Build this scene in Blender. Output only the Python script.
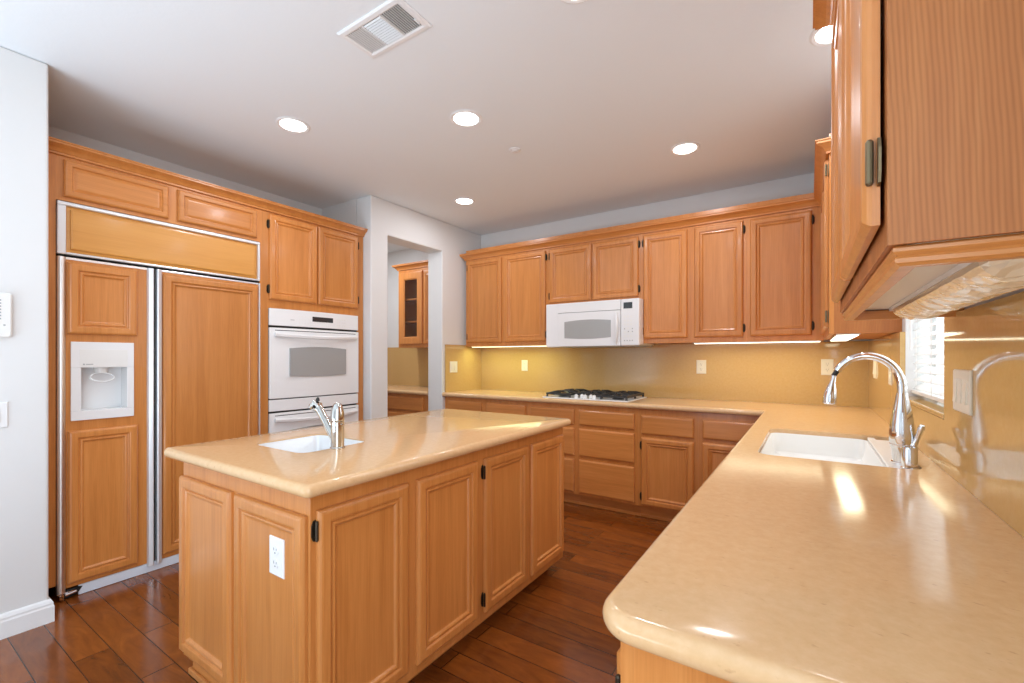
import bpy, bmesh, math, random
from mathutils import Vector, Matrix
for o in list(bpy.data.objects):
    bpy.data.objects.remove(o, do_unlink=True)
SC = bpy.context.scene
COL = SC.collection
R = math.radians
random.seed(7)

# ------------------------------------------------------------------ camera, world, light, exposure
cam_d = bpy.data.cameras.new('camera')
cam = bpy.data.objects.new('camera', cam_d)
COL.objects.link(cam)
cam.location = (0, 0, 1.273)
cam.rotation_euler = (R(90), 0, .5843)
cam_d.sensor_width = 36
cam_d.lens = 449.77 / 1024 * 36
cam_d.shift_y = 16.35 / 1024
cam_d.clip_start = .05
SC.camera = cam

SC.view_settings.view_transform = 'Standard'
SC.view_settings.look = 'None'
SC.view_settings.gamma = 1
SC.view_settings.use_curve_mapping = False
SC.view_settings.exposure = 0.0

world = bpy.data.worlds.new('sky')
SC.world = world
world.use_nodes = True
bg = world.node_tree.nodes['Background']
bg.inputs[0].default_value = (.86, .93, 1, 1)
bg.inputs[1].default_value = 1.5

def area(name, loc, rot, sx, sy, power, color=(1, 1, 1), shape='RECTANGLE', spread=None):
    d = bpy.data.lights.new(name, 'AREA')
    d.shape = shape
    d.size = sx
    if shape in ('RECTANGLE', 'ELLIPSE'):
        d.size_y = sy
    d.energy = power
    d.color = color
    if spread:
        d.spread = spread
    o = bpy.data.objects.new(name, d)
    COL.objects.link(o)
    o.location = loc
    o.rotation_euler = rot
    return o

# two unseen fill lamps added behind the camera, then daylight at the sink window
area('ceiling_fill', (-1.95, -1.7, .30), (R(180), 0, 0), 2.0, 1.6, 102, (.74, .92, 1.08))  # upward lamp without a real source, added to brighten the ceiling
area('side_fill', (.34, -1.05, 1.22), (R(90), 0, R(90)), 1.75, 1.95, 46, (.80, .93, 1.04))  # added lamp in an assumed unseen opening, lights island side and left run
area('daylight_sink', (.50, 2.355, 1.65), (R(90), 0, R(90)), .78, 1.0, 8, (.92, .97, 1))

# ------------------------------------------------------------------ materials
def lin(h):
    h = h.lstrip('#')
    v = [int(h[i:i + 2], 16) / 255 for i in (0, 2, 4)]
    return tuple(c / 12.92 if c <= .04045 else ((c + .055) / 1.055) ** 2.4 for c in v) + (1,)

def mat(name, color=None, rough=.5, metal=0, coat=0, spec=.5, emit=None, estr=0):
    m = bpy.data.materials.new(name)
    m.use_nodes = True
    b = m.node_tree.nodes['Principled BSDF']
    if color:
        b.inputs['Base Color'].default_value = color
    b.inputs['Roughness'].default_value = rough
    b.inputs['Metallic'].default_value = metal
    b.inputs['Coat Weight'].default_value = coat
    b.inputs['Coat Roughness'].default_value = .12
    b.inputs['Specular IOR Level'].default_value = spec
    if emit:
        b.inputs['Emission Color'].default_value = emit
        b.inputs['Emission Strength'].default_value = estr
    return m

def nd(m, t, **kw):
    n = m.node_tree.nodes.new(t)
    for k, v in kw.items():
        setattr(n, k, v)
    return n

def ln(m, a, b):
    m.node_tree.links.new(a, b)

def ramp(m, stops):
    r = nd(m, 'ShaderNodeValToRGB')
    e = r.color_ramp.elements
    while len(e) < len(stops):
        e.new(.5)
    for i, (p, c) in enumerate(stops):
        e[i].position = p
        e[i].color = c
    return r

def objcoord(m, scale, vary=True):
    tc = nd(m, 'ShaderNodeTexCoord')
    src = tc.outputs['Object']
    if vary:
        oi = nd(m, 'ShaderNodeObjectInfo')
        mul = nd(m, 'ShaderNodeMath', operation='MULTIPLY')
        mul.inputs[1].default_value = 23.0
        ln(m, oi.outputs['Random'], mul.inputs[0])
        add = nd(m, 'ShaderNodeVectorMath', operation='ADD')
        ln(m, src, add.inputs[0])
        ln(m, mul.outputs[0], add.inputs[1])
        src = add.outputs[0]
    mp = nd(m, 'ShaderNodeMapping')
    mp.inputs['Scale'].default_value = scale
    ln(m, src, mp.inputs['Vector'])
    return mp.outputs[0]

def wood(name, axis, dark, mid, light, rough=.32, contrast=1.0, coarse=1.0, bump=.03):
    m = mat(name, rough=rough, coat=.18)
    b = m.node_tree.nodes['Principled BSDF']
    s = [22 * coarse] * 3
    s[axis] = 1.1 * coarse
    v = objcoord(m, s)
    n1 = nd(m, 'ShaderNodeTexNoise')
    n1.inputs['Scale'].default_value = 1.0
    n1.inputs['Detail'].default_value = 5
    n1.inputs['Roughness'].default_value = .6
    n1.inputs['Distortion'].default_value = .6
    ln(m, v, n1.inputs['Vector'])
    s2 = [260 * coarse] * 3
    s2[axis] = 7 * coarse
    v2 = objcoord(m, s2)
    n2 = nd(m, 'ShaderNodeTexNoise')
    n2.inputs['Scale'].default_value = 1.0
    n2.inputs['Detail'].default_value = 2
    ln(m, v2, n2.inputs['Vector'])
    mx = nd(m, 'ShaderNodeMix')
    mx.inputs[0].default_value = .35
    ln(m, n1.outputs['Fac'], mx.inputs[2])
    ln(m, n2.outputs['Fac'], mx.inputs[3])
    w = .22 / contrast
    r = ramp(m, [(.5 - w, dark), (.5, mid), (.5 + w, light)])
    ln(m, mx.outputs[0], r.inputs[0])
    # slow drift of tone from board to board
    v3 = objcoord(m, (2.2, 2.2, 2.2))
    n3 = nd(m, 'ShaderNodeTexNoise')
    n3.inputs['Scale'].default_value = 1.0
    ln(m, v3, n3.inputs['Vector'])
    oi = nd(m, 'ShaderNodeObjectInfo')
    ma = nd(m, 'ShaderNodeMapRange')
    ma.inputs[3].default_value = .93
    ma.inputs[4].default_value = 1.06
    ln(m, oi.outputs['Random'], ma.inputs[0])
    hs = nd(m, 'ShaderNodeHueSaturation')
    ln(m, ma.outputs[0], hs.inputs['Value'])
    ln(m, r.outputs[0], hs.inputs['Color'])
    ln(m, hs.outputs[0], b.inputs['Base Color'])
    bp = nd(m, 'ShaderNodeBump')
    bp.inputs['Strength'].default_value = bump
    bp.inputs['Distance'].default_value = .002
    ln(m, n2.outputs['Fac'], bp.inputs['Height'])
    ln(m, bp.outputs[0], b.inputs['Normal'])
    return m

WD, WM, WL = lin('#bb7336'), lin('#cd8443'), lin('#d99250')
W_V = wood('maple_vertical', 2, WD, WM, WL)
W_H = wood('maple_horizontal', 0, WD, WM, WL)
W_Y = wood('maple_lengthwise', 1, WD, WM, WL)
W_GR = wood('maple_flat_panel', 0, lin('#c9893f'), lin('#d39448'), lin('#dba054'), contrast=.8)
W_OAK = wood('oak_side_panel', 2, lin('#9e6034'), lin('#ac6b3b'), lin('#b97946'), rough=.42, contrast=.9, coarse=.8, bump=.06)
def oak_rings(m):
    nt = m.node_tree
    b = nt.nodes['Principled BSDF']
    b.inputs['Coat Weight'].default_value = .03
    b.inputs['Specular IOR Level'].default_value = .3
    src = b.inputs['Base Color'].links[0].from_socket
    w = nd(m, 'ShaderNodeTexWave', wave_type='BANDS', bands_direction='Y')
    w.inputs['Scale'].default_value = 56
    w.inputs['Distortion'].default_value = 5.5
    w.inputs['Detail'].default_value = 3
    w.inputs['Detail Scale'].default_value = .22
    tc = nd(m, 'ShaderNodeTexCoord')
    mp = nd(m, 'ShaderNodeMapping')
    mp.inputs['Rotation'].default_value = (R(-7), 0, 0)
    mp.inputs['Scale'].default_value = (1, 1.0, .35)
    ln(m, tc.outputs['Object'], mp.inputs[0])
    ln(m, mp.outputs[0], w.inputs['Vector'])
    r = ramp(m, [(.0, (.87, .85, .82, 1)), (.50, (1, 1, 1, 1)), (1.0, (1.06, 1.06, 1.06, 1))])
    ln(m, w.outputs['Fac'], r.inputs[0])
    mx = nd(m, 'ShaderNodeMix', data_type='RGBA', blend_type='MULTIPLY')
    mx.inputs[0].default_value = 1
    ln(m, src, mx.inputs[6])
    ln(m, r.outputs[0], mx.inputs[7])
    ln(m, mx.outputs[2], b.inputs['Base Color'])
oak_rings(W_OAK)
W_IN = mat('cabinet_inside', lin('#a8703e'), .5)
W_EDGE = wood('maple_edge', 1, lin('#c69a58'), lin('#d6ad6c'), lin('#dfbb80'))

def paint(name, c, rough=.6, bump=.05, scale=160):
    m = mat(name, c, rough)
    b = m.node_tree.nodes['Principled BSDF']
    n = nd(m, 'ShaderNodeTexNoise')
    n.inputs['Scale'].default_value = scale
    n.inputs['Detail'].default_value = 3
    ln(m, objcoord(m, (1, 1, 1), False), n.inputs['Vector'])
    bp = nd(m, 'ShaderNodeBump')
    bp.inputs['Strength'].default_value = bump
    bp.inputs['Distance'].default_value = .004
    ln(m, n.outputs['Fac'], bp.inputs['Height'])
    ln(m, bp.outputs[0], b.inputs['Normal'])
    return m
M_WALL = paint('wall_paint', (.76, .755, .745, 1), .6, .08, 90)
M_CEIL = paint('ceiling_paint', (.84, .875, .90, 1), .75, .12, 60)
M_TRIM = paint('white_trim_paint', (.86, .86, .86, 1), .35, .01)

def stone(name, c0, c1, c2, rough):
    m = mat(name, rough=rough, spec=.5)
    b = m.node_tree.nodes['Principled BSDF']
    n = nd(m, 'ShaderNodeTexNoise')
    n.inputs['Scale'].default_value = 55
    n.inputs['Detail'].default_value = 6
    n.inputs['Roughness'].default_value = .65
    ln(m, objcoord(m, (1, 1, 1), False), n.inputs['Vector'])
    r = ramp(m, [(.3, c0), (.5, c1), (.72, c2)])
    ln(m, n.outputs['Fac'], r.inputs[0])
    # small darker shell flecks
    vo = nd(m, 'ShaderNodeTexNoise')
    vo.inputs['Scale'].default_value = 1.0
    vo.inputs['Detail'].default_value = 4
    ln(m, objcoord(m, (60, 130, 90), False), vo.inputs['Vector'])
    r2 = ramp(m, [(.66, (0, 0, 0, 1)), (.80, (.7, .7, .7, 1))])
    ln(m, vo.outputs['Fac'], r2.inputs[0])
    mx = nd(m, 'ShaderNodeMix', data_type='RGBA')
    ln(m, r2.outputs[0], mx.inputs[0])
    ln(m, r.outputs[0], mx.inputs[6])
    mx.inputs[7].default_value = lin('#b98a5e')
    ln(m, mx.outputs[2], b.inputs['Base Color'])
    return m
M_STONE = stone('cream_stone', lin('#dab080'), lin('#deb586'), lin('#e2bb8e'), .13)
M_SPLASH = stone('beige_stone', lin('#c9a267'), lin('#cca66b'), lin('#cfaa71'), .06)

M_CHROME = mat('chrome', (.82, .82, .83, 1), .07, 1)
M_STEEL = mat('brushed_steel', (.86, .85, .83, 1), .34, 1)
M_NICKEL = mat('polished_nickel', (.60, .59, .56, 1), .14, 1)
M_SATIN = mat('satin_chrome', (.80, .82, .85, 1), .30, .55)
M_BRONZE = mat('dark_bronze', (.06, .045, .03, 1), .4, .8)
M_BRASS = mat('antique_brass', (.20, .15, .085, 1), .38, .9)
M_WHITE = mat('white_enamel', (.86, .86, .86, 1), .22)
M_PLASTIC = mat('white_plastic', (.83, .82, .79, 1), .35)
M_PLATE = mat('cream_plate', (.84, .78, .66, 1), .35)
M_PORC = mat('white_porcelain', (.88, .89, .90, 1), .1, coat=.4)
M_BISC = mat('cream_porcelain', (.88, .86, .82, 1), .25)
M_BLACK = mat('black_gap', (.012, .012, .012, 1), .4)
M_IRON = mat('cast_iron', (.03, .03, .03, 1), .42)
M_OVGLASS = mat('oven_glass', (.36, .36, .355, 1), .12)
M_MWGLASS = mat('microwave_glass', (.40, .40, .39, 1), .15)
M_SCREEN = mat('dark_display', (.03, .033, .035, 1), .1)
M_GREY = mat('grey_print', (.45, .45, .45, 1), .4)
M_KICK = mat('pale_kick_plate', (.80, .87, .96, 1), .3, .1)
M_MELA = mat('grey_melamine', (.72, .68, .63, 1), .35)
M_LAMP = mat('lamp_lens', (1, 1, 1, 1), .4, emit=(1, .97, .92, 1), estr=9)
M_YLAMP = mat('warm_tube', (1, 1, 1, 1), .4, emit=(1, .98, .55, 1), estr=2.4)
M_WLAMP = mat('white_tube', (1, 1, 1, 1), .4, emit=(1, .93, .72, 1), estr=3.0)
M_BLIND = mat('white_blind', (.86, .86, .85, 1), .4)
M_VENTDARK = mat('vent_shadow', (.42, .42, .41, 1), .7)

def glassy(name, tint, gloss=.12, rough=.02):
    m = bpy.data.materials.new(name)
    m.use_nodes = True
    nt = m.node_tree
    nt.nodes.remove(nt.nodes['Principled BSDF'])
    t = nd(m, 'ShaderNodeBsdfTransparent')
    t.inputs[0].default_value = tint
    g = nd(m, 'ShaderNodeBsdfGlossy')
    g.inputs['Roughness'].default_value = rough
    x = nd(m, 'ShaderNodeMixShader')
    x.inputs[0].default_value = gloss
    ln(m, t.outputs[0], x.inputs[1])
    ln(m, g.outputs[0], x.inputs[2])
    ln(m, x.outputs[0], nt.nodes['Material Output'].inputs[0])
    return m
M_GLASS = glassy('clear_glass', (.96, .98, .97, 1), .06)
M_CABGLASS = glassy('cabinet_glass', (.90, .89, .87, 1), .04)

def floor_mat():
    m = mat('hickory_planks', rough=.2, coat=.25)
    b = m.node_tree.nodes['Principled BSDF']
    tc = nd(m, 'ShaderNodeTexCoord')
    mp = nd(m, 'ShaderNodeMapping')
    mp.inputs['Location'].default_value = (.31, -.557 + .117 * 60, 0)
    ln(m, tc.outputs['Object'], mp.inputs[0])
    br = nd(m, 'ShaderNodeTexBrick')
    br.offset = .37
    br.offset_frequency = 2
    br.squash = 1
    br.inputs['Color1'].default_value = (0, 0, 0, 1)
    br.inputs['Color2'].default_value = (1, 1, 1, 1)
    br.inputs['Mortar'].default_value = (.5, .5, .5, 1)
    br.inputs['Scale'].default_value = 1
    br.inputs['Mortar Size'].default_value = .0022
    br.inputs['Mortar Smooth'].default_value = .2
    br.inputs['Bias'].default_value = 0
    br.inputs['Brick Width'].default_value = .95
    br.inputs['Row Height'].default_value = .117
    ln(m, mp.outputs[0], br.inputs['Vector'])
    # grain: noise long in x, shifted by the board's own value
    add = nd(m, 'ShaderNodeVectorMath', operation='MULTIPLY_ADD')
    ln(m, br.outputs['Color'], add.inputs[0])
    add.inputs[1].default_value = (7, 13, 3)
    ln(m, tc.outputs['Object'], add.inputs[2])
    mp2 = nd(m, 'ShaderNodeMapping')
    mp2.inputs['Scale'].default_value = (4.5, 17, 1)
    ln(m, add.outputs[0], mp2.inputs[0])
    n = nd(m, 'ShaderNodeTexNoise')
    n.inputs['Scale'].default_value = 1
    n.inputs['Detail'].default_value = 6
    n.inputs['Roughness'].default_value = .62
    n.inputs['Distortion'].default_value = 1.3
    ln(m, mp2.outputs[0], n.inputs['Vector'])
    mx = nd(m, 'ShaderNodeMix')
    mx.inputs[0].default_value = .26
    ln(m, n.outputs['Fac'], mx.inputs[2])
    ln(m, br.outputs['Color'], mx.inputs[3])
    r = ramp(m, [(.18, lin('#4e2710')), (.42, lin('#743c15')), (.62, lin('#8a4a1b')), (.85, lin('#a05a24'))])
    ln(m, mx.outputs[0], r.inputs[0])
    mo = nd(m, 'ShaderNodeMix', data_type='RGBA')
    ln(m, br.outputs['Fac'], mo.inputs[0])
    ln(m, r.outputs[0], mo.inputs[6])
    mo.inputs[7].default_value = lin('#2b160c')
    ln(m, mo.outputs[2], b.inputs['Base Color'])
    # hand-scraped waviness
    mp3 = nd(m, 'ShaderNodeMapping')
    mp3.inputs['Scale'].default_value = (7, 16, 1)
    ln(m, add.outputs[0], mp3.inputs[0])
    n3 = nd(m, 'ShaderNodeTexNoise')
    n3.inputs['Scale'].default_value = 1
    n3.inputs['Detail'].default_value = 2
    ln(m, mp3.outputs[0], n3.inputs['Vector'])
    sb = nd(m, 'ShaderNodeMath', operation='SUBTRACT')
    ln(m, n3.outputs['Fac'], sb.inputs[0])
    ln(m, br.outputs['Fac'], sb.inputs[1])
    bp = nd(m, 'ShaderNodeBump')
    bp.inputs['Strength'].default_value = .22
    bp.inputs['Distance'].default_value = .006
    ln(m, sb.outputs[0], bp.inputs['Height'])
    ln(m, bp.outputs[0], b.inputs['Normal'])
    return m
M_FLOOR = floor_mat()

# ------------------------------------------------------------------ mesh helpers
class MB:
    def __init__(s):
        s.v, s.f = [], []
    def box(s, x0, x1, y0, y1, z0, z1):
        b = len(s.v)
        s.v += [(x, y, z) for z in (z0, z1) for x, y in ((x0, y0), (x1, y0), (x1, y1), (x0, y1))]
        s.f += [[b + i for i in q] for q in ((3, 2, 1, 0), (4, 5, 6, 7), (0, 1, 5, 4), (1, 2, 6, 5), (2, 3, 7, 6), (3, 0, 4, 7))]
        return s
    def loft(s, loops, cap0=True, cap1=True, closed=True):
        b = len(s.v)
        n = len(loops[0])
        for l in loops:
            s.v += [tuple(p) for p in l]
        for k in range(len(loops) - 1):
            for i in range(n if closed else n - 1):
                j = (i + 1) % n
                s.f.append([b + k * n + i, b + k * n + j, b + (k + 1) * n + j, b + (k + 1) * n + i])
        if cap0:
            s.f.append([b + i for i in range(n)][::-1])
        if cap1:
            s.f.append([b + (len(loops) - 1) * n + i for i in range(n)])
        return s
    def lathe(s, prof, c=(0, 0, 0), seg=20, axis='z'):
        loops = []
        for r, h in prof:
            l = []
            for i in range(seg):
                a = 2 * math.pi * i / seg
                p = (r * math.cos(a), r * math.sin(a), h)
                if axis == 'x':
                    p = (h, p[0], p[1])
                elif axis == 'y':
                    p = (p[0], h, p[1])
                l.append((c[0] + p[0], c[1] + p[1], c[2] + p[2]))
            loops.append(l)
        return s.loft(loops)
    def tube(s, pts, rad, seg=12, flat=None):
        pts = [Vector(p) for p in pts]
        if not isinstance(rad, (list, tuple)):
            rad = [rad] * len(pts)
        t0 = (pts[1] - pts[0]).normalized()
        u = t0.orthogonal().normalized()
        loops = []
        for i, p in enumerate(pts):
            a = pts[max(i - 1, 0)]
            b = pts[min(i + 1, len(pts) - 1)]
            t = (b - a).normalized()
            u = (u - t * u.dot(t)).normalized()
            w = t.cross(u)
            loops.append([p + (u * math.cos(2 * math.pi * k / seg) + w * math.sin(2 * math.pi * k / seg)) * rad[i] for k in range(seg)])
        return s.loft(loops)
    def prism(s, poly, axis, a, b):
        def P(q, h):
            return {'x': (h, q[0], q[1]), 'y': (q[0], h, q[1]), 'z': (q[0], q[1], h)}[axis]
        return s.loft([[P(q, a) for q in poly], [P(q, b) for q in poly]])
    def build(s, name, m, parent=None, loc=None, rotz=None, bevel=0, smooth=False, segs=2):
        me = bpy.data.meshes.new(name)
        me.from_pydata(s.v, [], s.f)
        bm = bmesh.new()
        bm.from_mesh(me)
        bmesh.ops.recalc_face_normals(bm, faces=bm.faces)
        bm.to_mesh(me)
        bm.free()
        me.materials.append(m)
        o = bpy.data.objects.new(name, me)
        COL.objects.link(o)
        if parent:
            o.parent = parent
        if loc:
            o.location = loc
        if rotz:
            o.rotation_euler = (0, 0, rotz)
        if smooth:
            me.polygons.foreach_set('use_smooth', [True] * len(me.polygons))
            me.set_sharp_from_angle(angle=R(38))
        if bevel:
            bv = o.modifiers.new('edge', 'BEVEL')
            bv.width = bevel
            bv.segments = segs
            bv.limit_method = 'ANGLE'
        return o

def tag(o, label, cat, group=None):
    o['label'] = label
    o['category'] = cat
    if group:
        o['group'] = group
    return o

def thing(name, label, cat, loc=(0, 0, 0), rotz=0, group=None):
    o = bpy.data.objects.new(name, None)
    o.empty_display_size = .05
    COL.objects.link(o)
    o.location = loc
    o.rotation_euler = (0, 0, rotz)
    return tag(o, label, cat, group)

def struct(o):
    o['kind'] = 'structure'
    return o

def dup(root, loc, rotz=None, label=None, group=None):
    r = root.copy()
    COL.objects.link(r)
    r.location = loc
    if rotz is not None:
        r.rotation_euler = (0, 0, rotz)
    if label:
        r['label'] = label
    if group:
        r['group'] = group
    for ch in list(root.children):
        c = ch.copy()
        COL.objects.link(c)
        c.parent = r
        for g in list(ch.children):
            d = g.copy()
            COL.objects.link(d)
            d.parent = c
    return r

def rrect(x0, x1, y0, y1, r, n=5):
    pts = []
    for cx, cy, a0 in ((x1 - r, y0 + r, -90), (x1 - r, y1 - r, 0), (x0 + r, y1 - r, 90), (x0 + r, y0 + r, 180)):
        for i in range(n + 1):
            a = R(a0 + 90 * i / n)
            pts.append((cx + r * math.cos(a), cy + r * math.sin(a)))
    return pts

# raised-panel door, front towards -y, origin at its lower left back corner
PROFILE = [(0, 0), (0, -.009), (.003, -.0145), (.008, -.0190), (.014, -.0205), (.036, -.0205), (.0405, -.0190),
           (.0435, -.0120), (.0480, -.0105), (.0505, -.0140), (.0560, -.0150), (.0605, -.0125), (.0655, -.0062), (.072, -.0050)]
def door_mesh(w, h, fine=1.0, profile=PROFILE):
    m = MB()
    loops = []
    for i, y in profile:
        i *= fine
        loops.append([(i, y, i), (w - i, y, i), (w - i, y, h - i), (i, y, h - i)])
    return m.loft(loops)

def slab_mesh(w, h, t=.019):
    m = MB()
    return m.loft([[(i, y, i), (w - i, y, i), (w - i, y, h - i), (i, y, h - i)] for i, y in
                   ((0, 0), (0, -t * .55), (.003, -t * .8), (.009, -t * .95), (.016, -t))])

def hinge(parent, x, z, side, mt=None):
    m = MB()
    s = -1 if side == 'L' else 1
    m.lathe([(.0028, -.031), (.0048, -.028), (.0048, .028), (.0028, .031)], (x + s * .004, -.012, z), 10)
    # leaf on the face frame with rounded ends
    pts = [(x + s * a, z + b) for a, b in ((.002, -.033), (.010, -.030), (.0155, -.016), (.0155, .016), (.010, .030), (.002, .033))]
    m.prism(pts, 'y', -.0035, -.0003)
    return m.build('hinge', mt or M_BRONZE, parent)

def add_door(cab, x0, x1, z0, z1, hs=None, fine=1.0, name='door', m=None, ends=.06, mt=None, profile=PROFILE):
    d = door_mesh(x1 - x0, z1 - z0, fine, profile).build(name, m or W_V, cab, (x0, -.0006, z0))
    if hs:
        for z in (ends, z1 - z0 - ends):
            hinge(d, 0 if hs == 'L' else x1 - x0, z, hs, mt)
    return d

def add_drawer(cab, x0, x1, z0, z1):
    return slab_mesh(x1 - x0, z1 - z0).build('drawer', W_H, cab, (x0, -.0006, z0))

def carcass(cab, w, d, z0, z1, toe=0, top=True, frame=.02, m=None, fm=None):
    t = .016
    b = MB()
    b.box(0, t, frame, d, z0, z1).box(w - t, w, frame, d, z0, z1)
    b.box(t, w - t, d - .008, d, z0, z1)
    b.box(t, w - t, frame, d - .008, z0 + .002 if not toe else z0 + toe, z0 + (t if not toe else toe + t))
    if top:
        b.box(t, w - t, frame, d - .008, z1 - t, z1)
    b.build('carcass', m or W_V, cab)
    return MB().box(0, w, 0, frame, z0 + toe, z1).build('face_frame', fm or W_V, cab)

# mitred moulding swept along a level path; 'out' is the side to the right of travel
def molding(name, path, prof, m, parent=None, closed=False):
    P = [Vector((p[0], p[1])) for p in path]
    n = len(P)
    offs = []
    for i in range(n):
        a = (P[i] - P[i - 1]).normalized() if i > 0 else None
        b = (P[(i + 1) % n] - P[i]).normalized() if i < n - 1 else None
        if closed:
            a = (P[i] - P[i - 1]).normalized()
            b = (P[(i + 1) % n] - P[i]).normalized()
        na = Vector((a.y, -a.x)) if a else None
        nb = Vector((b.y, -b.x)) if b else None
        if na is None:
            o = nb
        elif nb is None:
            o = na
        else:
            o = (na + nb) / (1 + na.dot(nb))
        offs.append(o)
    loops = [[(P[i].x + offs[i].x * q, P[i].y + offs[i].y * q, z) for q, z in prof] for i in range(n)]
    mb = MB()
    if closed:
        loops.append(loops[0])
        mb.loft(loops, False, False)
    else:
        mb.loft(loops)
    return mb.build(name, m, parent)

# slab with bullnose edges. outline: list of (x, y, corner radius, edge-to-next-is-rounded)
def slab(name, outline, z0, z1, m, holes=(), label=None, cat=None, parent=None):
    n = len(outline)
    pts, fl = [], []
    for i in range(n):
        p = Vector(outline[i][:2])
        a = Vector(outline[i - 1][:2])
        b = Vector(outline[(i + 1) % n][:2])
        r = outline[i][2]
        ea, eb = outline[i - 1][3], outline[i][3]
        if r <= 0:
            pts.append(p)
            fl.append((ea, eb))
        else:
            da, db = (a - p).normalized(), (b - p).normalized()
            c = p + (da + db) * r
            v0 = (p + da * r) - c
            v1 = (p + db * r) - c
            k = 8
            for q in range(k + 1):
                t = q / k * math.pi / 2
                pts.append(c + v0 * math.cos(t) + v1 * math.sin(t))
                fl.append((ea, eb))
    N = len(pts)
    area2 = sum(pts[i].x * pts[(i + 1) % N].y - pts[(i + 1) % N].x * pts[i].y for i in range(N))
    sgn = 1 if area2 > 0 else -1
    def offset(d):
        out = []
        for i in range(N):
            e0 = (pts[i] - pts[i - 1]).normalized()
            e1 = (pts[(i + 1) % N] - pts[i]).normalized()
            n0 = Vector((-e0.y, e0.x)) * sgn
            n1 = Vector((-e1.y, e1.x)) * sgn
            d0, d1 = d * fl[i][0], d * fl[i][1]
            det = n0.x * n1.y - n0.y * n1.x
            if abs(det) < .05:
                out.append(pts[i] + (n0 + n1).normalized() * (d0 + d1) / 2)
            else:
                out.append(pts[i] + Vector(((d0 * n1.y - d1 * n0.y) / det, (n0.x * d1 - n1.x * d0) / det)))
        return out
    r = (z1 - z0) / 2
    bm = bmesh.new()
    rings = []
    K = 10
    for k in range(K + 1):
        t = -math.pi / 2 + math.pi * k / K
        o = offset(r * (1 - math.cos(t)) * .85)
        rings.append([bm.verts.new((p.x, p.y, z0 + r + r * math.sin(t))) for p in o])
    for a, b in zip(rings, rings[1:]):
        for i in range(N):
            bm.faces.new((a[i], a[(i + 1) % N], b[(i + 1) % N], b[i]))
    hl = {0: [], 1: []}
    for h in holes:
        lo = [bm.verts.new((x, y, z0)) for x, y in h]
        hi = [bm.verts.new((x, y, z1)) for x, y in h]
        H = len(h)
        for i in range(H):
            bm.faces.new((lo[i], lo[(i + 1) % H], hi[(i + 1) % H], hi[i]))
        hl[0].append(lo)
        hl[1].append(hi)
    for side, ring in ((0, rings[0]), (1, rings[-1])):
        es = []
        for loop in [ring] + hl[side]:
            for i in range(len(loop)):
                e = bm.edges.get((loop[i], loop[(i + 1) % len(loop)]))
                es.append(e)
        bmesh.ops.triangle_fill(bm, use_beauty=True, use_dissolve=False, edges=es, normal=(0, 0, 1))
    bmesh.ops.recalc_face_normals(bm, faces=bm.faces)
    me = bpy.data.meshes.new(name)
    bm.to_mesh(me)
    bm.free()
    me.materials.append(m)
    me.polygons.foreach_set('use_smooth', [True] * len(me.polygons))
    me.set_sharp_from_angle(angle=R(25))
    o = bpy.data.objects.new(name, me)
    COL.objects.link(o)
    if parent:
        o.parent = parent
    if label:
        tag(o, label, cat)
    return o

# ------------------------------------------------------------------ the setting
XF, XP, XW, YB, CEIL = -3.27, -3.172, .375, 4.148, 2.69
XB, YS = .355, 4.128          # faces of the stone backsplash on the right and back walls
YF, UF = 3.530, 3.818         # faces of the base and wall cabinets on the back wall
XR = .085                     # face of the wall cabinets on the right wall

struct(MB().box(-6.2, .6, -4.7, 4.5, -.05, 0).build('floor', M_FLOOR))
struct(MB().box(-6.2, .6, -4.7, 4.5, CEIL, CEIL + .1).build('ceiling', M_CEIL))
struct(MB().box(-6.2, XW, YB, YB + .15, 0, CEIL).build('wall_back', M_WALL))
WY0, WY1, WZ0, WZ1 = 1.94, 2.77, 1.075, 2.25
struct(MB().box(XW, XW + .16, -.15, WY0, 0, CEIL).box(XW, XW + .16, WY1, YB + .15, 0, CEIL)
       .box(XW, XW + .16, WY0, WY1, 0, WZ0).box(XW, XW + .16, WY0, WY1, WZ1, CEIL)
       .box(XW, XW + .16, -1.95, -.15, 2.25, CEIL).box(XW, XW + .16, -4.7, -1.95, 0, CEIL).build('wall_right', M_WALL))
struct(MB().box(-6.2, XW, -4.6, -4.5, 0, CEIL).build('wall_front', M_WALL))
struct(MB().box(-3.97, -3.06, -4.5, .578, 0, CEIL).build('wall_left', M_WALL, bevel=.012, segs=3))
struct(MB().box(-3.97, -3.87, .578, 2.578, 0, CEIL).build('wall_alcove', M_WALL))
DY0, DY1, DZ = 2.768, 3.483, 2.378
struct(MB().prism([(2.578, 0), (DY0, 0), (DY0, DZ), (DY1, DZ), (DY1, 0), (YB, 0), (YB, CEIL), (2.578, CEIL)], 'x', XP - .2, XP).build('wall_pantry', M_WALL, bevel=.010, segs=3))
struct(MB().box(-6.2, XP - .2, 2.578, 2.70, 0, CEIL).build('wall_pantry_front', M_WALL))
struct(MB().box(-6.3, -6.2, 2.578, YB, 0, CEIL).build('wall_pantry_end', M_WALL))
BASEP = [(0, 0), (.016, 0), (.016, .075), (.013, .083), (.013, .092), (.008, .104), (.004, .110), (0, .110)]
struct(molding('baseboard_left', [(-3.06, -4.4), (-3.06, .578), (-3.24, .578)], BASEP, M_TRIM))

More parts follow.
